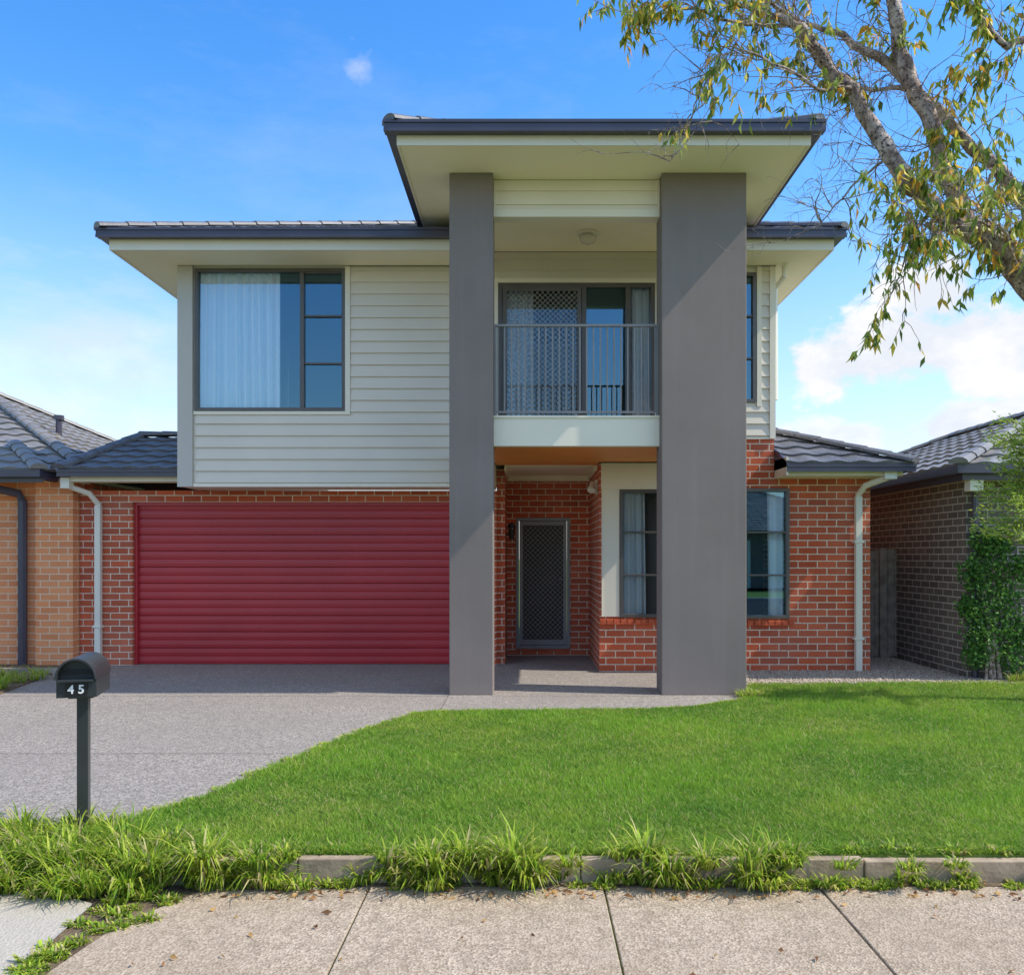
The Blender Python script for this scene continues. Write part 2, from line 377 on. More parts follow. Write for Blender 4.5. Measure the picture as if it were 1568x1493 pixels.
b.caps((-5.95,10.74,2.55),(-5.65,12.4,3.19)); b.caps((-5.65,12.4,3.19),(-4.3,12.4,3.19))
b.box(-5.64,-4.3,12.45,17,2.4,3.1)
b.obj('wing_roofs',H,['tile'])
# garage door
b=B()
n=20; hh=2.15/n
for i in range(n):
    z=i*hh; dp=lambda q:(.017 if q%2==0 else .006); x0,x1=-5.23,-.55; y=11.30
    b.add([(x0,y+dp(i),z),(x1,y+dp(i),z),(x1,y,z+.008),(x0,y,z+.008),(x1,y-.003,z+hh*.45),(x0,y-.003,z+hh*.45),(x1,y+.001,z+hh-.005),(x0,y+.001,z+hh-.005),(x1,y+dp(i+1),z+hh),(x0,y+dp(i+1),z+hh)],
          [(0,1,2,3),(3,2,4,5),(5,4,6,7),(7,6,8,9)])
b.box(-5.2,-.6,11.34,11.36,0,2.2); b.obj('garage_door',H,['door_red'])
b=B(); b.box(-5.229,-5.19,11.25,11.30,0,2.149); b.box(-5.19,-.55,11.25,11.30,2.11,2.149); b.obj('garage_door_frame',H,['door_red'])
b=B()
b.box(-4.25,2.95,10.72,15,5.19,5.2); b.box(-4.25,2.95,10.72,15,2.64,2.7); b.box(-4.25,2.95,15,15.05,2.7,5.19); b.box(-.9,-.85,10.72,15,2.7,5.19); b.box(1.85,1.9,10.72,15,2.7,5.19)
b.box(1.0,4.14,10.72,15,2.38,2.4); b.box(1.0,4.14,10.72,15,.0,.05); b.box(1.0,4.14,15,15.05,0,2.4); b.box(1.995,2.03,10.72,15,0.05,2.38)
b.obj('interior',H,['inner'])
fr=B(); gl=B(); cu=B()
def curtain(x0,x1,z0,z1,y,amp=.03,wl=.11):
    n=int((x1-x0)/.008); vs=[]
    for i in range(n+1):
        x=x0+(x1-x0)*i/n; ph=x*2*math.pi/wl+1.3*math.sin(x*9)
        yy=y+amp*math.sin(ph)+.012*math.sin(x*23)
        vs+=[(x+.02*math.sin(x*5),yy,z0),(x+.004*math.sin(ph*.5),y+.75*(yy-y),z1)]
    cu.add(vs,[(2*i,2*i+2,2*i+3,2*i+1) for i in range(n)])
def window(x0,x1,z0,z1,y,vb=(),hb=(),w=.042):
    a,bk=y-.028,y+.045
    fr.box(x0,x1,a,bk,z1-w,z1); fr.box(x0,x1,a,bk,z0,z0+w); fr.box(x0,x0+w,a,bk,z0+w,z1-w); fr.box(x1-w,x1,a,bk,z0+w,z1-w)
    for v in vb: fr.box(v-w*.6,v+w*.6,a+.004,bk,z0+w,z1-w)
    for (xa,xb,z) in hb: fr.box(xa,xb,a+.012,bk-.01,z-.011,z+.011)
    gl.add([(x0+.01,y+.02,z0+.01),(x1-.01,y+.02,z0+.01),(x1-.01,y+.02,z1-.01),(x0+.01,y+.02,z1-.01)],[(0,1,2,3)])
window(*lw,UY,(-2.83,),((-2.80,-2.33,4.43),(-2.80,-2.33,3.84)))
fr.box(-2.80,-2.33,UY-.018,UY+.03,4.96,4.978)
curtain(-4.12,-3.12,3.25,5.01,UY+.075)
window(*bay,UY,(),((1.17,1.86,1.735),(1.17,1.86,1.20))); curtain(1.17,1.46,.68,2.26,UY+.085)
window(*rw,UY,(2.69,),((2.72,3.205,1.735),(2.72,3.205,1.20))); curtain(3.0,3.2,.68,2.26,UY+.085); curtain(2.22,2.6,.68,2.26,UY+.085)
window(*uw,UY,(),((2.14,2.79,4.43),(2.14,2.79,3.9))); curtain(2.1,2.5,3.38,4.95,UY+.085)
window(*bd,UY,(.685,1.235),(),.05); curtain(1.27,1.56,2.8,4.8,UY+.085); curtain(-.33,.05,2.8,4.8,UY+.12)
gl.obj('window_glass',H,['glass']); cu.obj('curtains',H,['curtain'],smooth=True)
def diamond(bb,x0,x1,z0,z1,y,sp,w=.0045):
    for sgn in (1,-1):
        c=-(z1-z0) if sgn==1 else 0
        cmax=(x1-x0) if sgn==1 else (x1-x0)+(z1-z0)
        while c<cmax:
            t0,t1=0,(z1-z0)
            if sgn==1: t0=max(t0,-c); t1=min(t1,(x1-x0)-c)
            else: t0=max(t0,c-(x1-x0)); t1=min(t1,c)
            if t1-t0>.01:
                xa,xb=x0+c+sgn*t0,x0+c+sgn*t1; za,zb=z0+t0,z0+t1; o=w*.7071
                bb.add([(xa-o,y-.001*sgn,za+o*sgn),(xa+o,y-.001*sgn,za-o*sgn),(xb+o,y-.001*sgn,zb-o*sgn),(xb-o,y-.001*sgn,zb+o*sgn)],[(0,1,2,3)])
            c+=sp
ms=B()
fx0,fx1,fz0,fz1=-.189,.596,.097,1.99; fy=12.3
fr.box(fx0,fx1,fy-.02,fy+.06,fz1-.045,fz1,1); fr.box(fx0,fx0+.045,fy-.02,fy+.06,fz0,fz1-.045,1); fr.box(fx1-.045,fx1,fy-.02,fy+.06,fz0,fz1-.045,1); fr.box(fx0+.045,fx1-.045,fy-.02,fy+.06,fz0,fz0+.05,1)
fr.box(fx0+.05,fx1-.05,fy-.005,fy+.03,fz1-.11,fz1-.05,1); fr.box(fx0+.05,fx0+.10,fy-.005,fy+.03,fz0+.055,fz1-.11,1); fr.box(fx1-.10,fx1-.05,fy-.005,fy+.03,fz0+.055,fz1-.11,1); fr.box(fx0+.10,fx1-.10,fy-.005,fy+.03,fz0+.055,fz0+.13,1)
diamond(ms,fx0+.1,fx1-.1,fz0+.13,fz1-.11,fy+.01,.072,.0045)
fr.obj('window_and_door_frames',H,['frame','rail'],bevel=.003)
b=B(); b.box(fx0+.05,fx1-.05,fy+.06,fy+.1,fz0,fz1-.03); b.obj('front_door',H,['dark'])
b=B(); b.box(fx1-.095,fx1-.055,fy-.02,fy-.006,.98,1.16); b.tube([(fx1-.075,fy-.02,1.1),(fx1-.075,fy-.05,1.1),(fx1-.16,fy-.055,1.1)],.009,8); b.obj('door_handle',H,['rail'],bevel=.002)
b=B(); b.box(fx0,fx1,fy-.03,fy-.001,0.06,.09); b.obj('door_threshold',H,[sm])
s0,s1=-.326,.65
b=B(); b.box(s0,s0+.05,UY-.05,UY-.03,2.80,4.78); b.box(s1-.05,s1,UY-.05,UY-.03,2.80,4.78); b.box(s0+.05,s1-.05,UY-.05,UY-.03,4.73,4.78); b.box(s0+.05,s1-.05,UY-.05,UY-.03,2.80,2.85); b.obj('balcony_screen_frame',H,['frame'])
diamond(ms,s0+.05,s1-.05,2.85,4.73,UY-.04,.066,.0045); ms.obj('security_mesh',H,['mesh'])
b=B()
b.box(-.368,1.372,8.985,9.025,3.87,3.893); b.box(-.368,1.372,8.992,9.018,2.955,2.975)
x=-.33
while x<1.36:
    b.box(x-.008,x+.008,8.998,9.012,2.976,3.869); x+=.0725
for x in (-.355,1.36): b.box(x-.012,x+.012,8.985,9.02,2.919,3.868)
for x in (.1,.5,.9): b.box(x-.01,x+.01,8.995,9.015,2.919,2.954)
b.obj('balcony_railing',H,['rail'])
b=B(); b.tube([(.69,9.95,5.229),(.69,9.95,5.20)],[.12,.12],24,0); b.tube([(.69,9.95,5.20),(.69,9.95,5.17),(.69,9.95,5.12),(.69,9.95,5.09)],[.06,.10,.085,.03],24,1); b.obj('ceiling_light',H,['trim','brass'],smooth=True)
b=B(); b.tube([(.87,11.0,2.36),(.82,10.98,2.36)],.03,10); b.tube([(.83,10.98,2.38),(.80,10.90,2.28)],[.035,.055],12); b.box(.855,.879,10.93,11.05,2.24,2.42); b.obj('sensor_light',H,['wb'])
b=B(); b.tube([(-.319,11.7,1.72),(-.25,11.7,1.75),(-.24,11.7,1.83)],.012,8); b.tube([(-.24,11.7,1.82),(-.24,11.7,1.88),(-.24,11.7,1.9)],[.06,.045,.01],8)
b.tube([(-.24,11.7,1.66),(-.24,11.7,1.81)],[.03,.05],8); b.obj('wall_lantern',H,['dark'])
b=B()
b.box(4.05,4.13,10.51,10.58,.0,2.18); b.tube([(4.33,10.2,2.46),(4.30,10.2,2.38),(4.12,10.4,2.30),(4.09,10.545,2.2),(4.09,10.545,2.15)],.04,8)
b.box(4.25,4.40,10.14,10.26,2.36,2.47)
for z in (.4,1.6): b.box(4.03,4.15,10.50,10.597,z,z+.03)
b.box(-5.69,-5.615,11.11,11.18,0,2.10); b.tube([(-5.93,10.86,2.44),(-5.9,10.88,2.33),(-5.72,11.05,2.25),(-5.655,11.145,2.12),(-5.655,11.145,2.05)],.038,8)
b.box(-5.965,-5.85,10.8,10.92,2.30,2.44); b.box(-5.71,-5.60,11.10,11.197,.5,.53)
b.tube([(3.16,10.5,5.03),(3.16,10.5,4.9),(3.10,10.7,4.8),(3.10,10.7,3.4)],.035,8)
b.obj('downpipes',H,['wb'],bevel=.004)

# ------------------------------------------------------------ neighbours
NL=empty('brick_house')
b=B(); b.wall(-14,-5.93,0,2.45,11.15,.11,[(-9.6,-8.2,.9,2.1)]); b.box(-14,-5.945,11.5,20,0,2.45); b.box(-6.42,-5.935,11.05,11.149,0,2.45); b.obj('walls',NL,['brick_o'])
b=B(); b.box(-14,-6.12,10.62,10.72,2.43,2.52,0); b.box(-14,-6.14,10.73,11.14,2.40,2.42,1); b.box(-14,-6.14,10.721,10.74,2.37,2.50,0)
b.box(-6.2,-6.12,10.73,11.6,2.40,2.50,0)
b.obj('eaves',NL,['gutter','soffit'])
b=B(); hip_roof(b,-14,-6.02,11.55,19.5,2.60,.47)
b.roofplane((-14,10.64,2.52),(-6.14,10.64,2.52),(-7.1,11.7,2.98),(-14,11.7,2.98)); b.roofplane((-6.14,10.64,2.52),(-6.14,12.0,2.52),(-7.1,11.9,2.98),(-7.1,11.7,2.98)); b.caps((-6.14,10.64,2.54),(-7.1,11.7,3.0))
b.obj('roof',NL,['tile2'])
b=B(); b.box(-6.06,-5.99,11.45,11.55,2.52,2.62); b.box(-14,-6.06,11.45,11.55,2.52,2.62); b.tube([(-6.61,11.08,0),(-6.61,11.08,2.15),(-6.64,11.05,2.25),(-6.9,10.9,2.32),(-6.95,10.8,2.44)],.055,8)
b.tube([(-7.75,14,3.0),(-7.75,14,3.68)],.05,10); b.tube([(-7.75,14,3.68),(-7.75,14,3.75)],.08,10); b.obj('gutter_and_pipes',NL,['gutter'])
fr=B(); gl=B(); window(-9.6,-8.2,.9,2.1,11.15,(-8.9,)); fr.obj('window_frame',NL,['frame']); gl.obj('window_pane',NL,['glass'])
NR=empty('brick_house')
b=B(); b.wall(5.15,9.4,0,2.40,10.0,.11,[(6.4,7.9,.8,2.1)]); b.box(5.15,5.26,10.111,17,0,2.40); b.box(9.29,9.4,10.111,17,0,2.4); b.box(5.26,9.29,10.6,17,0,2.40)
b.obj('walls',NR,['brick_d'])
b=B(); b.box(4.8,9.7,9.5,9.6,2.37,2.46); b.box(4.8,4.9,9.601,17,2.37,2.46); b.box(4.905,4.93,9.63,17,2.30,2.45,0); b.box(4.905,9.6,9.605,9.63,2.30,2.45,0)
b.box(4.93,5.149,9.63,17,2.36,2.375,1); b.box(5.15,9.6,9.63,9.999,2.36,2.375,1)
b.tube([(5.22,9.93,2.2),(5.22,9.93,0)],.04,8,0); b.tube([(5.0,9.66,2.4),(5.05,9.7,2.3),(5.2,9.9,2.25),(5.22,9.93,2.15)],.04,8,0); b.box(5.0,5.15,9.62,9.75,2.18,2.31,1)
b.obj('eaves',NR,['gutter','trim'])
b=B(); hip_roof(b,4.82,9.68,9.52,17,2.46,.41); b.obj('roof',NR,['tile2'])
fr=B(); gl=B(); window(6.4,7.9,.8,2.1,10.0,(7.1,)); fr.obj('window_frame',NR,['frame']); gl.obj('window_pane',NR,['glass'])
for ox,bm in ((-9,'brick_o'),(4.5,'brick_d')):
    O=empty('brick_house')
    b=B(); b.box(ox,ox+11,-26,-16,0,2.5); b.obj('walls',O,[bm])
    b=B(); hip_roof(b,ox-.5,ox+11.5,-26.5,-15.5,2.5,.42); b.obj('roof',O,['tile2'])
    b=B(); b.box(ox+6,ox+10.6,-15.99,-15.94,0,2.1); b.box(ox+4.2,ox+5.2,-15.99,-15.95,0,2.1); b.obj('doors',O,['trim'])
    b=B(); b.box(ox+1,ox+3,-15.99,-15.95,.9,2.1); b.obj('window_pane',O,['frame'])
b=B(); x=4.28
while x<5.13:
    b.box(x,x+.088,11.9,11.918,.03+random.uniform(-.01,.01),1.52+random.uniform(-.012,.012)); x+=.094
b.box(4.27,5.14,11.92,11.96,.3,.38); b.box(4.27,5.14,11.92,11.96,1.2,1.28); b.box(4.90,4.99,11.85,11.899,0,1.55)
b.obj('timber_gate',None,['palings'])

# ------------------------------------------------------------ ground
b=B(); b.box(-300,300,-300,300,-.3,-.125); b.obj('ground',None,['grassg'])
def prism(name,poly,z0,z1,m):
    b=B(); n=len(poly); b.add([(x,y,z0) for x,y in poly]+[(x,y,z1) for x,y in poly],[tuple(range(n,2*n))]+[(i,(i+1)%n,(i+1)%n+n,i+n) for i in range(n)]); return b.obj(name,None,[m])
edge=[(-2.45,4.42),(-2.12,4.71),(-1.89,5.24),(-1.76,5.75),(-1.59,6.28),(-1.42,6.85),(-1.19,7.39),(-1.05,7.68),(-.906,7.82),(-.6,7.87),(.0,7.89),(1.17,7.99),(1.6,8.12),(1.84,8.27),(2.17,8.52),(2.33,8.8),(2.40,9.3),(2.5,9.52)]
lawnp=[(-2.6,4.10)]+edge+[(5.0,9.62),(14,9.65),(14,4.10)]
prism('lawn',lawnp[::-1],-.124,.006,'grassg')
prism('driveway',[(-5.5,4.25),(-2.45,4.25),(-2.3,4.4),(-1.8,4.5),(2.7,7.5),(2.7,10.9),(4.2,10.9),(4.2,12.4),(-5.95,12.4),(-5.95,10.4),(-5.5,8.8)],-.124,0,'drive')
b=B()
b.add([(-5.5,4.25,0),(-2.45,4.25,0),(-2.2,3.95,-.108),(-5.8,3.95,-.108)],[(3,2,1,0)]); b.obj('driveway_ramp',None,['drive'])
prism('gravel_bed',[(2.42,9.45),(6,9.55),(9,9.55),(9,13),(4.27,13),(4.27,10.598),(2.42,10.598)],-.124,.012,'gravel')
prism('garden_bed',[(-14,4.25),(-5.5,4.25),(-5.5,8.8),(-5.8,10.4),(-5.95,11.14),(-14,11.14)],-.124,.02,'soil')
b=B()
def strip(x0,y0,x1,y1,w,z):
    d=Vector((x1-x0,y1-y0,0)).normalized(); n=Vector((-d.y,d.x,0))*w/2
    b.add([(x0-n.x,y0-n.y,z),(x1-n.x,y1-n.y,z),(x1+n.x,y1+n.y,z),(x0+n.x,y0+n.y,z)],[(0,1,2,3)])
strip(-5.5,6.2,-1.62,6.2,.006,.004); strip(-5.7,8.72,-.83,8.72,.006,.004); strip(-.83,7.9,-.83,8.8,.006,.004); strip(-.83,9.2,-.83,11.2,.006,.004); strip(-.37,8.72,1.37,8.72,.006,.004)
jm=mat('joint',(.10,.085,.075),.9,.1)
b.obj('driveway_joints',None,[jm])
b=B(); xs=[-.75,.352,1.365,2.46,3.55,4.65,5.75,6.85]
for i in range(len(xs)-1):
    b.box(xs[i]+.004,xs[i+1]-.004,2.6,4.0,-.2,-.11+random.uniform(-.002,.002))
n0=len(b.v); q=[(-1.83,2.6),(-.754,2.6),(-.754,4.0),(-1.50,4.0),(-1.74,3.6),(-1.80,3.2)]; k=len(q)
b.add([(x,y,-.2) for x,y in q]+[(x,y,-.111) for x,y in q],[tuple(range(k,2*k))]+[(i,(i+1)%k,(i+1)%k+k,i+k) for i in range(k)])
b.obj('footpath',None,['path'],bevel=.005)
b=B(); b.add([(-6,1.2,-.14),(-1.93,1.2,-.14),(-1.92,3.3,-.108),(-1.95,3.8,-.108),(-2.3,3.96,-.106),(-6,3.96,-.106)],[(0,1,2,3,4,5)]); b.obj('driveway_crossover',None,['cross'])
b=B(); b.add([(-2.4,1.2,-.1235),(-1.4,1.2,-.1235),(-1.4,4.04,-.1185),(-2.4,4.04,-.1185)],[(0,1,2,3)]); b.obj('bare_soil',None,['soil'])
b2=B(); b2.box(-100,100,-8,.6,-.2,-.115); b2.obj('road',None,['road'])
b=B(); b.box(-100,100,.6,.8,-.2,-.02); b.box(-100,100,-8.2,-8,-.2,-.02); b.obj('kerb',None,['cross'],bevel=.02)
b=B(); b.box(-1.48,7,4.002,4.04,-.16,-.108); b.obj('soil_strip',None,['soil'])
b=B(); x=-2.05
for L in (.95,1.35,1.35,1.35,1.8,2.4):
    yo=random.uniform(-.006,.006); b.box(x,x+L-.005,4.045+yo,4.10+yo,-.16,.004+random.uniform(-.010,.006)); x+=L
b.obj('sleeper_edging',None,['sleeper'],bevel=.006)
b=B(); b.box(-7.5,-5.62,10.3,10.35,0,.08); b.box(-9,-5.58,9.9,9.94,0,.05); b.obj('garden_edging',None,['palings'])

# ------------------------------------------------------------ grass
def inside(px,py,poly):
    r=np.zeros(len(px),bool); n=len(poly)
    for i in range(n):
        x1,y1=poly[i]; x2,y2=poly[(i+1)%n]
        if y1==y2: continue
        c=((y1>py)!=(y2>py))&(px<(x2-x1)*(py-y1)/(y2-y1)+x1); r^=c
    return r
def lown(x,y):
    return (np.sin(x*2.1+1.3*np.sin(y*1.7))+np.sin(y*3.3+x*1.1+2)+np.sin(x*5.3-y*4.1+np.sin(x*3)*1.5)*.8+np.sin(x*11+y*9+np.sin(y*7)*2)*.7+np.sin(x*23-y*17+np.sin(x*9)*2)*.5)/3.4
def lawn_blades():
    n=480000
    y=4.1+ (9.7-4.1)*rng.random(n)**1.25; x=-2.7+rng.random(n)*(y*.62+3.2)
    k=inside(x,y,lawnp)&(x<y*.60+.25); x=x[k]; y=y[k]; n=len(x)
    ln=lown(x,y); h=(.020+.014*rng.random(n)+.010*ln)*(1+.22*rng.standard_normal(n)); w=.0028+.0018*rng.random(n)+ (y-4)*.0003
    an=rng.random(n)*2*np.pi; le=.012+rng.random(n)*.035; la=rng.random(n)*2*np.pi
    V=np.zeros((n,3,3)); z0=.004
    V[:,0]=np.stack([x-np.cos(an)*w,y-np.sin(an)*w,np.full(n,z0)],1); V[:,1]=np.stack([x+np.cos(an)*w,y+np.sin(an)*w,np.full(n,z0)],1)
    V[:,2]=np.stack([x+np.cos(la)*le,y+np.sin(la)*le,z0+np.maximum(h,.008)],1)
    g=np.array([.285,.50,.045]); yl=np.array([.47,.56,.08]); dr=np.array([.56,.46,.22]); dk=np.array([.125,.28,.03])
    t=np.clip(.45+.6*ln+.28*rng.standard_normal(n),0,1)[:,None]
    c=dk*(1-t)+g*t; t2=np.clip(.14+.42*lown(y*1.3+4,x*1.2)+.25*rng.standard_normal(n),0,.8)[:,None]; c=c*(1-t2)+yl*t2
    d=rng.random(n)<.05+.06*np.clip(lown(x*1.7+9,y*1.5),0,1); c[d]=dr
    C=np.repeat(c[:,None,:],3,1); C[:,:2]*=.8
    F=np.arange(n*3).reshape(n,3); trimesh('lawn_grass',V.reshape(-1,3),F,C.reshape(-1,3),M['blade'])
lawn_blades()
def tall(name,cx,cy,cz,hgt,spread,nb,cols,lean_bias=(0,0),wide=1.0,droopy=.55):
    VV=[];FF=[];CC=[];off=0
    for X,Y,Z,Hh in zip(cx,cy,cz,hgt):
        n=nb; r=spread*np.sqrt(rng.random(n)); a=rng.random(n)*2*np.pi
        bx=X+r*np.cos(a); by=Y+r*np.sin(a)*.7; h=Hh*(.5+.7*rng.random(n)); out=h*(.3+.9*rng.random(n))
        dx=np.cos(a)+lean_bias[0]+.5*rng.standard_normal(n); dy=np.sin(a)+lean_bias[1]+.5*rng.standard_normal(n); l=np.hypot(dx,dy)+1e-6; dx/=l;dy/=l
        w=(.0024+.0022*rng.random(n))*wide; droop=rng.random(n)
        V=np.zeros((n,7,3))
        for i,(t,ww) in enumerate(((0,1),(.35,.95),(.7,.7))):
            zz=Z+h*(t*1.15-droop*droopy*t**2.2); xx=bx+dx*out*t**1.6; yy=by+dy*out*t**1.6
            V[:,2*i]=np.stack([xx-dy*w*ww,yy+dx*w*ww,zz],1); V[:,2*i+1]=np.stack([xx+dy*w*ww,yy-dx*w*ww,zz],1)
        V[:,6]=np.stack([bx+dx*out,by+dy*out,Z+h*(1.12-droop*(droopy+.25))],1)
        f=np.array([[0,1,3],[0,3,2],[2,3,5],[2,5,4],[4,5,6]])
        F=(f[None]+7*np.arange(n)[:,None,None]+off).reshape(-1,3); off+=7*n
        ci=rng.integers(0,len(cols),n); c=np.array(cols)[ci]*(.7+.5*rng.random((n,1)))
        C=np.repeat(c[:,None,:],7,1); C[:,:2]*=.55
        VV.append(V.reshape(-1,3));FF.append(F);CC.append(C.reshape(-1,3))
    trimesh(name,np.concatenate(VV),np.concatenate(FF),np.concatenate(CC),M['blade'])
gc=[(.40,.54,.05),(.27,.44,.04),(.54,.58,.09),(.17,.30,.03),(.60,.52,.24),(.42,.55,.05)]
cx=[];cy=[];cz=[];hg=[]
def clump(x,y,z,h): cx.append(x);cy.append(y);cz.append(z);hg.append(h)
for i in range(190):
    x=rng.uniform(-2.9,-1.72); y=rng.uniform(3.86,4.6)
    if x>-2.1 and y>4.3: y-=.3
    clump(x,y,-.06 if y>4.0 else -.11,rng.uniform(.05,.19))
for i in range(60):
    x=rng.uniform(-1.9,3.2); clump(x,4.12+rng.uniform(0,.06),0,rng.uniform(.02,.05))
for c0,hh,k in ((-1.78,.13,6),(-1.5,.16,9),(-1.30,.14,6),(-1.12,.13,4),(-.64,.14,6),(-.48,.17,9),(-.33,.14,5),(-.15,.13,4),(-.02,.18,9),(.14,.13,3),(.42,.12,3),(.56,.16,7),(.72,.11,3),(.90,.09,2),(1.10,.17,9),(1.24,.14,4),(1.38,.09,2),(1.75,.08,2),(2.1,.09,3),(2.6,.1,3)):
    for j in range(k): clump(c0+rng.normal(0,.055),4.03+rng.uniform(-.09,.07),-.10+ (0.09 if j%3==0 else 0),hh*rng.uniform(.55,1.2))
for i in range(60): 
    y=rng.uniform(2.7,3.95); clump(rng.uniform(-1.93,-1.80 if y<3.5 else -1.62),y,-.118,rng.uniform(.015,.045))
for i in range(70): clump(rng.uniform(-1.7,3.2),4.0+rng.uniform(-.03,.02),-.11,rng.uniform(.02,.05))
tall('grass_tufts',cx,cy,cz,hg,.05,66,gc,(0,-.6),1.4,.8)
cx=[];cy=[];cz=[];hg=[]
for i in range(80): clump(rng.uniform(-6.8,-5.62),rng.uniform(8.8,10.1),.02,rng.uniform(.06,.17))
for i in range(12): clump(rng.uniform(5.4,6.3),rng.uniform(9.5,9.8),.01,rng.uniform(.08,.16))
for i in range(110):
    j=rng.integers(1,len(edge)-1); t=rng.random(); clump(edge[j][0]*(1-t)+edge[j+1][0]*t+rng.normal(0,.02),edge[j][1]*(1-t)+edge[j+1][1]*t-.03,0,rng.uniform(.015,.04))
for i in range(8): clump(2.28+rng.normal(0,.05),8.72+rng.normal(0,.04),0,.09)
tall('border_grass',cx,cy,cz,hg,.08,45,gc)
n=5000; x=rng.uniform(2.45,6.5,n); y=rng.uniform(9.5,10.58,n); x2=rng.uniform(4.3,5.1,1500); y2=rng.uniform(10.5,11.9,1500)
x=np.concatenate([x,x2]); y=np.concatenate([y,y2]); n=len(x); s=rng.uniform(.006,.016,n)
o=np.array([[1,0,0],[-1,0,0],[0,1,0],[0,-1,0],[0,0,.7],[0,0,-.7]]); V=np.stack([x,y,np.full(n,.015)],1)[:,None]+o[None]*s[:,None,None]*(1+.4*rng.random((n,6,1)))
f=np.array([[0,2,4],[2,1,4],[1,3,4],[3,0,4],[2,0,5],[1,2,5],[3,1,5],[0,3,5]]); F=(f[None]+6*np.arange(n)[:,None,None]).reshape(-1,3)
trimesh('gravel',V.reshape(-1,3),F,None,M['stone'])

# ------------------------------------------------------------ leaves
def leaves(name,P,D,L,W,C,parent=None):
    P=np.asarray(P,float);D=np.asarray(D,float); D/=np.linalg.norm(D,axis=1)[:,None]+1e-9; n=len(P)
    r=rng.standard_normal((n,3)); s=np.cross(D,r); s/=np.linalg.norm(s,axis=1)[:,None]+1e-9; q=np.cross(D,s)
    L=L[:,None];W=W[:,None]
    V=np.stack([P,P+D*L*.4+s*W+q*W*.4,P+D*L*.4-s*W+q*W*.4,P+D*L*.45,P+D*L-q*L*.12],1)
    f=np.array([[0,1,3],[0,3,2],[1,4,3],[2,3,4]]); F=(f[None]+5*np.arange(n)[:,None,None]).reshape(-1,3)
    trimesh(name,V.reshape(-1,3),F,np.repeat(C[:,None,:],5,1).reshape(-1,3),M['leaf'],parent)
# street tree, planted in the verge
T=empty('street_tree'); tb=B()
K=.5; TY=2.25
def V3(x,z,dy=0): return Vector((x*K,TY+dy*K,1.45+(z-1.45)*K))
limbs=[
 ([Vector((1.74,2.32,-.14)),Vector((1.70,2.31,.25)),Vector((1.68,2.30,.7)),V3(3.30,.6,.1),V3(3.25,1.3,.08),V3(3.12,2.0,.05),V3(2.95,2.5,0),V3(2.72,2.84,0)],[.21,.185,.17,.16,.145,.13,.115,.09]),
 ([V3(2.80,2.76),V3(2.62,2.94),V3(2.48,3.10),V3(2.34,3.18,.03),V3(2.18,3.28,.02),V3(2.02,3.40),V3(1.90,3.55,-.03),V3(1.80,3.75),V3(1.72,3.92),V3(1.60,4.05,.04),V3(1.49,4.18),V3(1.36,4.26,-.03),V3(1.2,4.33),V3(1.0,4.42)],[.088,.078,.070,.060,.050,.046,.043,.040,.036,.032,.028,.021,.016,.010]),
 ([V3(2.46,3.11),V3(2.36,3.25,.08),V3(2.30,3.42,.1),V3(2.24,3.62,.12),V3(2.17,3.82,.1),V3(2.08,3.98,.1),V3(2.03,4.18,.14),V3(1.98,4.42,.1),V3(1.9,4.8,.1)],[.050,.046,.044,.043,.042,.041,.039,.036,.02]),
 ([V3(3.0,2.45,.05),V3(2.95,3.0,.2),V3(2.80,3.40,.25),V3(2.62,3.62,.25),V3(2.42,3.76,.22),V3(2.22,3.95,.2),V3(2.0,4.16,.2),V3(1.72,4.30,.15),V3(1.5,4.36,.15),V3(1.2,4.5,.1)],[.08,.06,.045,.036,.032,.029,.025,.018,.012,.007]),
 ([V3(2.95,3.0,.2),V3(2.9,3.6,.1),V3(2.75,4.0,0),V3(2.6,4.15,-.1),V3(2.45,4.05,-.15),V3(2.25,4.2,-.2),V3(2.1,4.5,-.2)],[.05,.035,.025,.018,.015,.012,.008]),
 ([V3(2.18,3.28),V3(2.05,3.2,-.08),V3(1.97,3.05,-.1),V3(1.93,2.92,-.1)],[.014,.009,.007,.004]),
 ([V3(1.72,3.92),V3(1.5,3.86,-.1),V3(1.3,3.95,-.15),V3(1.1,4.0,-.2),V3(.95,4.03,-.2)],[.013,.009,.007,.005,.003]),
 ([V3(1.36,4.26),V3(1.1,4.2,-.1),V3(.85,4.25,-.15),V3(.68,4.22,-.15),V3(.55,4.16,-.15)],[.011,.009,.006,.004,.003]),
 ([V3(1.2,4.33),V3(1.02,4.15,.1),V3(.9,3.9,.12),V3(.82,3.68,.1),V3(.76,3.58,.1)],[.007,.005,.004,.003,.002]),
 ([V3(1.9,3.55),V3(1.75,3.45,.1),V3(1.64,3.32,.1),V3(1.56,3.22,.12)],[.008,.005,.004,.002]),
 ([V3(2.62,2.94),V3(2.5,2.98,-.12),V3(2.4,3.1,-.2),V3(2.25,3.12,-.25),V3(2.1,3.08,-.25)],[.013,.009,.007,.005,.003]),
 ([V3(1.72,3.92),V3(1.62,4.1,.15),V3(1.5,4.3,.2),V3(1.4,4.5,.2)],[.015,.011,.008,.005]),
 ([V3(2.62,3.62,.25),V3(2.5,3.5,.1),V3(2.44,3.35,.05),V3(2.5,3.2,0)],[.012,.009,.006,.003]),
 ([V3(2.08,3.98,.1),V3(1.9,4.02,.2),V3(1.75,4.12,.25),V3(1.55,4.15,.3)],[.015,.010,.008,.004]),
]
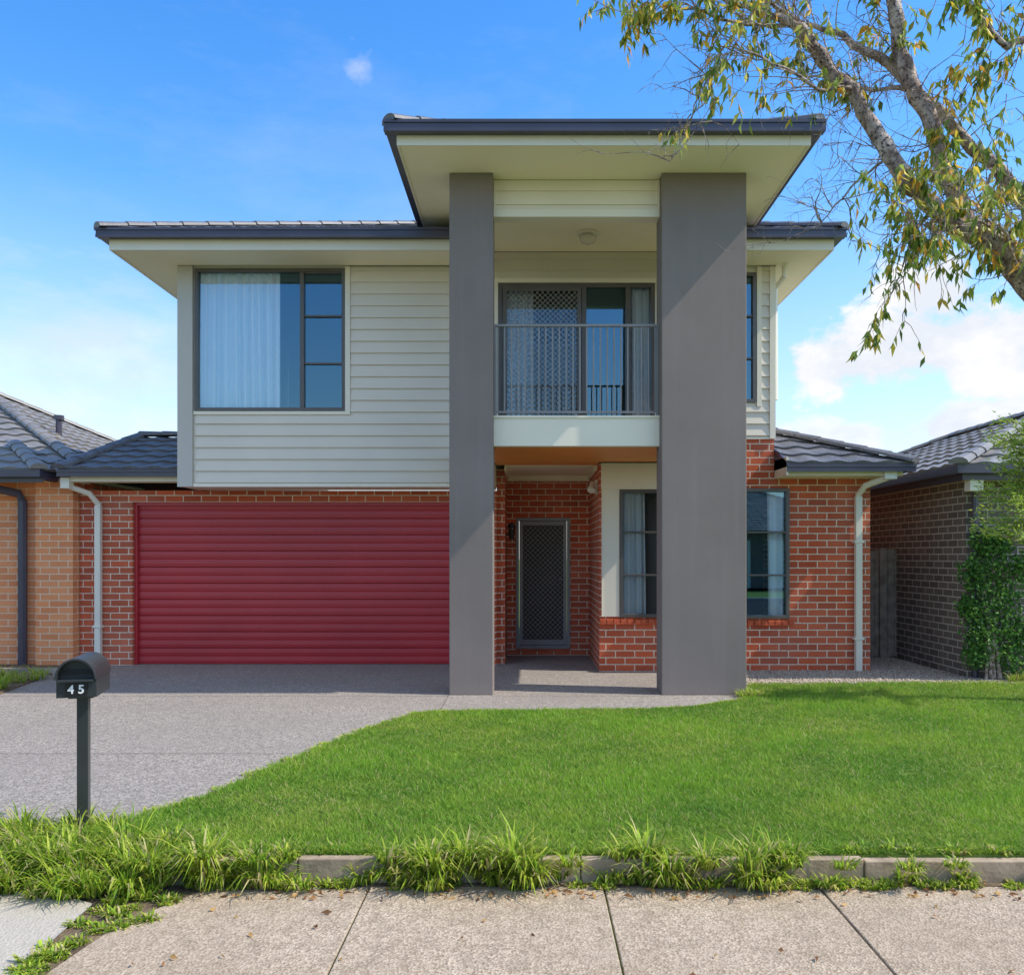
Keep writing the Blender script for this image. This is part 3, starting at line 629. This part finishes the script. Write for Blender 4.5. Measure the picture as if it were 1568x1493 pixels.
for i,(p,r) in enumerate(limbs):
    pp=[];rr=[]
    for k in range(len(p)-1):
        for t in (0,.25,.5,.75):
            q=p[k].lerp(p[k+1],t)
            if t and i>0: q=q+Vector((random.gauss(0,.003),random.gauss(0,.003),random.gauss(0,.003)))
            pp.append(q); rr.append((r[k]*(1-t)+r[k+1]*t)*K*(1+(random.uniform(-.08,.14) if t else 0)))
    pp.append(p[-1]); rr.append(r[-1]*K); tb.tube(pp,rr,12 if r[0]>.03 else 6)
leafpts=[]
def rv(): return Vector((random.gauss(0,1),random.gauss(0,.7),random.gauss(0,1)))
def twig(start,d,L,r,lvl,leafy):
    pts=[start]; p=start.copy(); d=d.normalized(); n=5
    for i in range(n):
        d=(d+rv()*.20+Vector((-.03,0,(.05 if lvl==0 else -.10)))).normalized(); p=p+d*L/n; pts.append(p.copy())
    tb.tube(pts,[r*(1-.7*i/n) for i in range(n+1)],4,cap=False)
    if lvl<2:
        for k in range(random.randint(3,5) if lvl==0 else random.randint(2,4)):
            i=random.randint(1,n); dd=(d*.6+rv()*.6).normalized(); twig(pts[i],dd,L*random.uniform(.35,.65),r*.55,lvl+1,leafy)
    if lvl>=1 and leafy:
        for i in range(3,n+1):
            for _ in range(random.choice((1,1,2))): leafpts.append((pts[i],d.copy()))
for li,(p,r) in enumerate(limbs[1:],1):
    big=r[0]>.023
    for k in range(1,len(p)):
        for _ in range(4):
            if big and p[k].z<2.35 and random.random()<.5: continue
            s=p[k].lerp(p[k-1],random.random()); t=(p[k]-p[k-1]).normalized(); d=(t*.5+rv()*.7+Vector((-.15,0,.1))).normalized()
            leafy=random.random()<(.7 if li in (5,7,10,12) else (.05 if li in (8,9) else (.40 if p[k].x>1.05 else .22)))
            if s.x<.85 and d.z<-.3: d.z*=-.4
            twig(s,d,random.uniform(.09,.21),.0022,0 if random.random()<.7 else 1,leafy)
# drooping leafy sprays with real twiglets
pal=np.array([(.22,.32,.05),(.34,.42,.07),(.60,.55,.09),(.88,.58,.07),(.13,.20,.04),(.78,.38,.06)])
P=[];D=[];C=[]
def pick(): return pal[np.random.choice(6,p=[.24,.23,.2,.13,.14,.06])]*random.uniform(.8,1.2)
def spray(x,z,n,L=.10,dy=-.1):
    for _ in range(n):
        p=V3(x+random.gauss(0,.05),z+.12+random.gauss(0,.05),dy+random.gauss(0,.05)); d=Vector((random.gauss(0,.4),random.gauss(0,.3),-1)).normalized(); pts=[p]
        for i in range(4):
            d=(d+Vector((random.gauss(0,.2),random.gauss(0,.2),-.15))).normalized(); p=p+d*L*random.uniform(.7,1.2)/4; pts.append(p.copy())
        tb.tube(pts,[.0014,.0012,.001,.0008,.0006],3,cap=False)
        for q in pts[1:]:
            for _ in range(2): P.append(q); D.append(Vector((random.gauss(0,.5),random.gauss(0,.4),-1))); C.append(pick())
for a in ((1.93,3.02,6),(1.9,2.92,3),(.56,4.2,3),(.92,4.1,4),(2.1,3.15,3),(2.25,3.72,3),(2.5,3.72,3),(2.3,3.5,2),(2.42,3.25,3),(2.58,3.3,3),(2.02,3.3,2),(2.4,4.0,3),(2.15,4.15,2),(1.3,4.3,2),(2.55,3.05,2),(1.6,4.3,2)): spray(*a)
tb.obj('trunk_and_branches',T,['bark'],smooth=True)
for q,d in leafpts:
    P.append(q); D.append(Vector((random.gauss(0,.45),random.gauss(0,.45),-1))+d*.4); C.append(pick())
n=len(P); leaves('foliage',[tuple(p) for p in P],[tuple(d) for d in D],rng.uniform(.024,.046,n),rng.uniform(.0038,.0066,n),np.array(C),T)
print('leaves',n)
def cloud(n,cfun,cols,L,W,name,parent=None):
    P=cfun(n); D=rng.standard_normal((n,3)); D[:,2]+=.2; D[:,1]-=.5
    c=np.array(cols)[rng.integers(0,len(cols),n)]*(.6+.7*rng.random((n,1))); leaves(name,P,D,rng.uniform(L*.7,L*1.3,n),rng.uniform(W*.7,W*1.3,n),c,parent)
def ivyf(n):
    cs=[(5.25,1.6,.14),(5.35,1.4,.2),(5.12,1.25,.15),(5.5,1.05,.22),(5.25,.95,.22),(5.55,.7,.2),(5.2,.6,.2),(5.35,.45,.24),(5.6,.25,.18),(5.15,.3,.14),(5.45,1.6,.14),(5.7,1.3,.14),(5.75,.5,.18),(5.05,.85,.10)]
    r=[]
    for i in range(n):
        c=cs[rng.integers(len(cs))]; v=rng.standard_normal(3); v/=np.linalg.norm(v); rr=c[2]*rng.random()**.4*1.25
        r.append((c[0]+v[0]*rr,9.80+v[1]*rr*.55,c[1]+v[2]*rr))
    return np.array(r)
I=empty('climbing_shrub'); cloud(5600,ivyf,[(.12,.28,.06),(.07,.18,.04),(.22,.40,.08)],.05,.015,'foliage',I)
b=B()
for k in range(8):
    x=5.35+random.uniform(-.15,.15); b.tube([(x,9.8,0),(x+random.uniform(-.08,.08),9.8,.5),(x+random.uniform(-.2,.2),9.82,1.4)],[.02,.014,.006],6)
b.obj('stems',I,['bark'])
Sx=empty('conifer_tree'); b=B(); SP=[];SD=[]
b.tube([(5.05,8.4,0),(5.03,8.4,1),(5.0,8.4,2),(4.98,8.4,3.0)],[.06,.05,.035,.01],8)
for k in range(95):
    z=random.uniform(1.5,2.7); a=random.uniform(0,2*math.pi); L=random.uniform(.35,.80)*(1.0-.45*(z-1.2)/1.8)
    p=Vector((5.02,8.4,z)); d=Vector((math.cos(a),math.sin(a),random.uniform(.15,.5))); pts=[p]
    for i in range(5):
        p=p+d.normalized()*L/5; d.z-=.05; pts.append(p.copy())
    b.tube(pts,[.012,.009,.007,.005,.003,.002],5)
    for i in range(1,6):
        for j in range(20):
            q=pts[i].lerp(pts[i-1],random.random())+Vector((random.gauss(0,.03),random.gauss(0,.03),random.gauss(0,.03))); SP.append(tuple(q)); SD.append(tuple(d.normalized()+Vector((random.gauss(0,.6),random.gauss(0,.6),random.gauss(.1,.5)))))
b.obj('trunk',Sx,['bark'])
n=len(SP); c=np.array([(.26,.40,.06),(.40,.54,.08),(.54,.64,.10)])[rng.integers(0,3,n)]*(.6+.5*rng.random((n,1)))
leaves('foliage',SP,SD,rng.uniform(.03,.07,n),rng.uniform(.005,.010,n),c,Sx)
n=260; x=rng.uniform(-1.6,3,n); y=np.where(rng.random(n)<.8,rng.uniform(3.84,4.02,n),rng.uniform(2.9,3.9,n)); P=np.stack([x,y,np.full(n,-.100)],1); D=rng.standard_normal((n,3)); D[:,2]*=.12
leaves('fallen_leaves',P,D,rng.uniform(.02,.05,n),rng.uniform(.006,.011,n),np.array([(.40,.20,.08),(.55,.33,.11),(.22,.11,.055)])[rng.integers(0,3,n)])
b=B()
for (x,y,a,L) in ((-.32,3.88,.5,.16),(-.25,3.84,1.9,.12),(.9,3.8,.3,.10),(.15,3.93,2.6,.12),(1.45,3.9,.9,.14)):
    pts=[(x,y,-.104)]
    for i in range(4): pts.append((pts[-1][0]+math.cos(a)*L/4,pts[-1][1]+math.sin(a)*L/4,-.103+random.uniform(0,.006))); a+=random.gauss(0,.3)
    b.tube(pts,[.003,.003,.0025,.002,.001],5)
b.obj('fallen_twigs',None,['bark'])

# ------------------------------------------------------------ letterbox
LB=empty('letterbox')
Mx=Matrix.Translation((-2.36,4.5,0))@Matrix.Rotation(math.radians(14),4,'Z')
b=B(); b.box(-.0275,.0275,-.0275,.0275,-.05,.70); b.box(-.06,.06,-.06,.06,.70,.718); b.xf(Mx); b.obj('post',LB,['mailbox'],bevel=.003)
b=B(); w=.095; b.box(-w,w,-.14,.15,.718,.812)
vs=[];seg=16
for y in (-.165,.16):
    for rr in (w+.004,w-.006):
        for i in range(seg+1):
            a=math.pi*i/seg; vs.append((rr*math.cos(a),y,.813+rr*math.sin(a)*1.1))
k=seg+1; fs=[]
for i in range(seg): fs+=[(i,i+1,2*k+i+1,2*k+i),(k+i,3*k+i,3*k+i+1,k+i+1),(i,k+i,k+i+1,i+1),(2*k+i,2*k+i+1,3*k+i+1,3*k+i)]
b.add(vs,fs)
for y in (-.11,.152):
    vs=[((w-.007)*math.cos(math.pi*i/seg),y,.813+(w-.007)*math.sin(math.pi*i/seg)*1.1) for i in range(seg+1)]; b.add(vs,[tuple(range(seg+1))])
b.box(-w+.01,w-.01,-.165,-.141,.80,.812)
b.xf(Mx); b.obj('box',LB,['mailbox'],bevel=.002)
b=B(); b.box(-.07,.07,-.116,-.112,.835,.86); b.box(-.052,.052,-.146,-.1415,.728,.796); b.xf(Mx); b.obj('number_plate',LB,['plate'])
cu2=bpy.data.curves.new('numbers','FONT'); cu2.body='4 5'; cu2.size=.062; cu2.align_x='CENTER'; cu2.extrude=.001; cu2.offset=.0012
cu2.materials.append(M['white']); o=bpy.data.objects.new('numbers',cu2); COL.objects.link(o); o.parent=LB
o.matrix_world=Mx@Matrix.Translation((0,-.148,.741))@Matrix.Rotation(math.radians(90),4,'X')

# ------------------------------------------------------------ light & sky
el=math.radians(48); az=math.radians(99.8)
sdir=Vector((math.sin(az)*math.cos(el),math.cos(az)*math.cos(el),math.sin(el)))
sl=bpy.data.lights.new('sun','SUN'); sl.energy=5.0; sl.angle=math.radians(.6); sl.color=(1,.93,.83)
so=bpy.data.objects.new('sun',sl); COL.objects.link(so); so.rotation_euler=(-sdir).to_track_quat('-Z','Y').to_euler(); so.location=(10,0,12)
w=bpy.data.worlds.new('World'); S.world=w; w.use_nodes=True; nt=w.node_tree; bg=nt.nodes['Background']
sk=nt.nodes.new('ShaderNodeTexSky'); sk.sky_type='NISHITA'; sk.sun_disc=False; sk.sun_elevation=el; sk.sun_rotation=az; sk.air_density=1.0; sk.dust_density=.8; sk.ozone_density=1.6
tc=nt.nodes.new('ShaderNodeTexCoord'); g=tc.outputs['Generated']
sx=nt.nodes.new('ShaderNodeSeparateXYZ'); nt.links.new(g,sx.inputs[0]); gy=sx.outputs[1]; gz=sx.outputs[2]
nz=noise(nt,mapv(nt,g,(1,1,1.5)),9,6,.6); nzs_=noise(nt,mapv(nt,g,(1,1,3)),6,5,.65)
def blob(cx_,cz_,rx,rz,amp,k,src,edge):
    c=Vector((cx_,1,cz_)).normalized()
    s1=nt.nodes.new('ShaderNodeVectorMath'); s1.operation='SUBTRACT'; nt.links.new(g,s1.inputs[0]); s1.inputs[1].default_value=c
    s2=nt.nodes.new('ShaderNodeVectorMath'); s2.operation='MULTIPLY'; nt.links.new(s1.outputs[0],s2.inputs[0]); s2.inputs[1].default_value=(1.15/rx,1/.3,1.1/rz)
    s3=nt.nodes.new('ShaderNodeVectorMath'); s3.operation='LENGTH'; nt.links.new(s2.outputs[0],s3.inputs[0])
    d=mth(nt,'SUBTRACT',1.0,s3.outputs['Value']); d=mth(nt,'ADD',d,mth(nt,'MULTIPLY',mth(nt,'SUBTRACT',src,.52),k))
    return mth(nt,'MULTIPLY',ramp(nt,d,0,edge),amp)
tot=None
for a in ((.46,.25,.15,.055,1,3.4,nz,.3),(.49,.31,.07,.045,1,3.2,nz,.25),(.38,.23,.09,.04,1,3.4,nz,.3),(.58,.24,.10,.06,1,3.4,nz,.3),(.53,.155,.13,.035,.95,3.4,nz,.35),(.36,.14,.09,.02,.85,3.2,nz,.4),(.48,.09,.25,.03,.6,2.4,nz,.6),
          (-.56,.22,.26,.12,.6,2.6,nzs_,1.1),(-.42,.15,.18,.06,.5,2.6,nzs_,1.0),(-.20,.57,.03,.022,.6,4.0,nz,.9),(-.1,.42,.45,.16,.14,3.0,nzs_,1.2)):
    d=blob(*a); tot=d if tot is None else mth(nt,'MAXIMUM',tot,d)
fill_cloud=mth(nt,'MULTIPLY',ramp(nt,gz,.50,.62),ramp(nt,gy,.10,-.15)); fill_cloud=mth(nt,'MULTIPLY',fill_cloud,ramp(nt,nzs_,.35,.55)); tot=mth(nt,'MAXIMUM',tot,fill_cloud)  # unseen white cloud added high behind the camera as neutral fill on the facade
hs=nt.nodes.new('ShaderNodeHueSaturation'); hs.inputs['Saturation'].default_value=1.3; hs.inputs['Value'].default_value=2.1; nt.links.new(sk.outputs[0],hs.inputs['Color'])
deep=mixc(nt,ramp(nt,gz,.18,.62),hs.outputs[0],mixc(nt,1.0,hs.outputs[0],(.50,.84,1.06),'MULTIPLY'))
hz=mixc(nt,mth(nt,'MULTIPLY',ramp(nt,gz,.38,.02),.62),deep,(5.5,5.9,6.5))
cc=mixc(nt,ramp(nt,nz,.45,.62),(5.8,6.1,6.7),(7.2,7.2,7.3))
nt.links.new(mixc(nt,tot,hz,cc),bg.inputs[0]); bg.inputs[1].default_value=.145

# ------------------------------------------------------------ camera
cam=bpy.data.cameras.new('camera'); co=bpy.data.objects.new('camera',cam); COL.objects.link(co)
co.location=(0,0,1.45); co.rotation_euler=(math.radians(90),0,0); cam.sensor_width=36; cam.sensor_fit='HORIZONTAL'; cam.lens=29.85
cam.shift_x=-26/1568; cam.shift_y=103.5/1568; cam.clip_end=2000; cam.clip_start=.05
S.camera=co
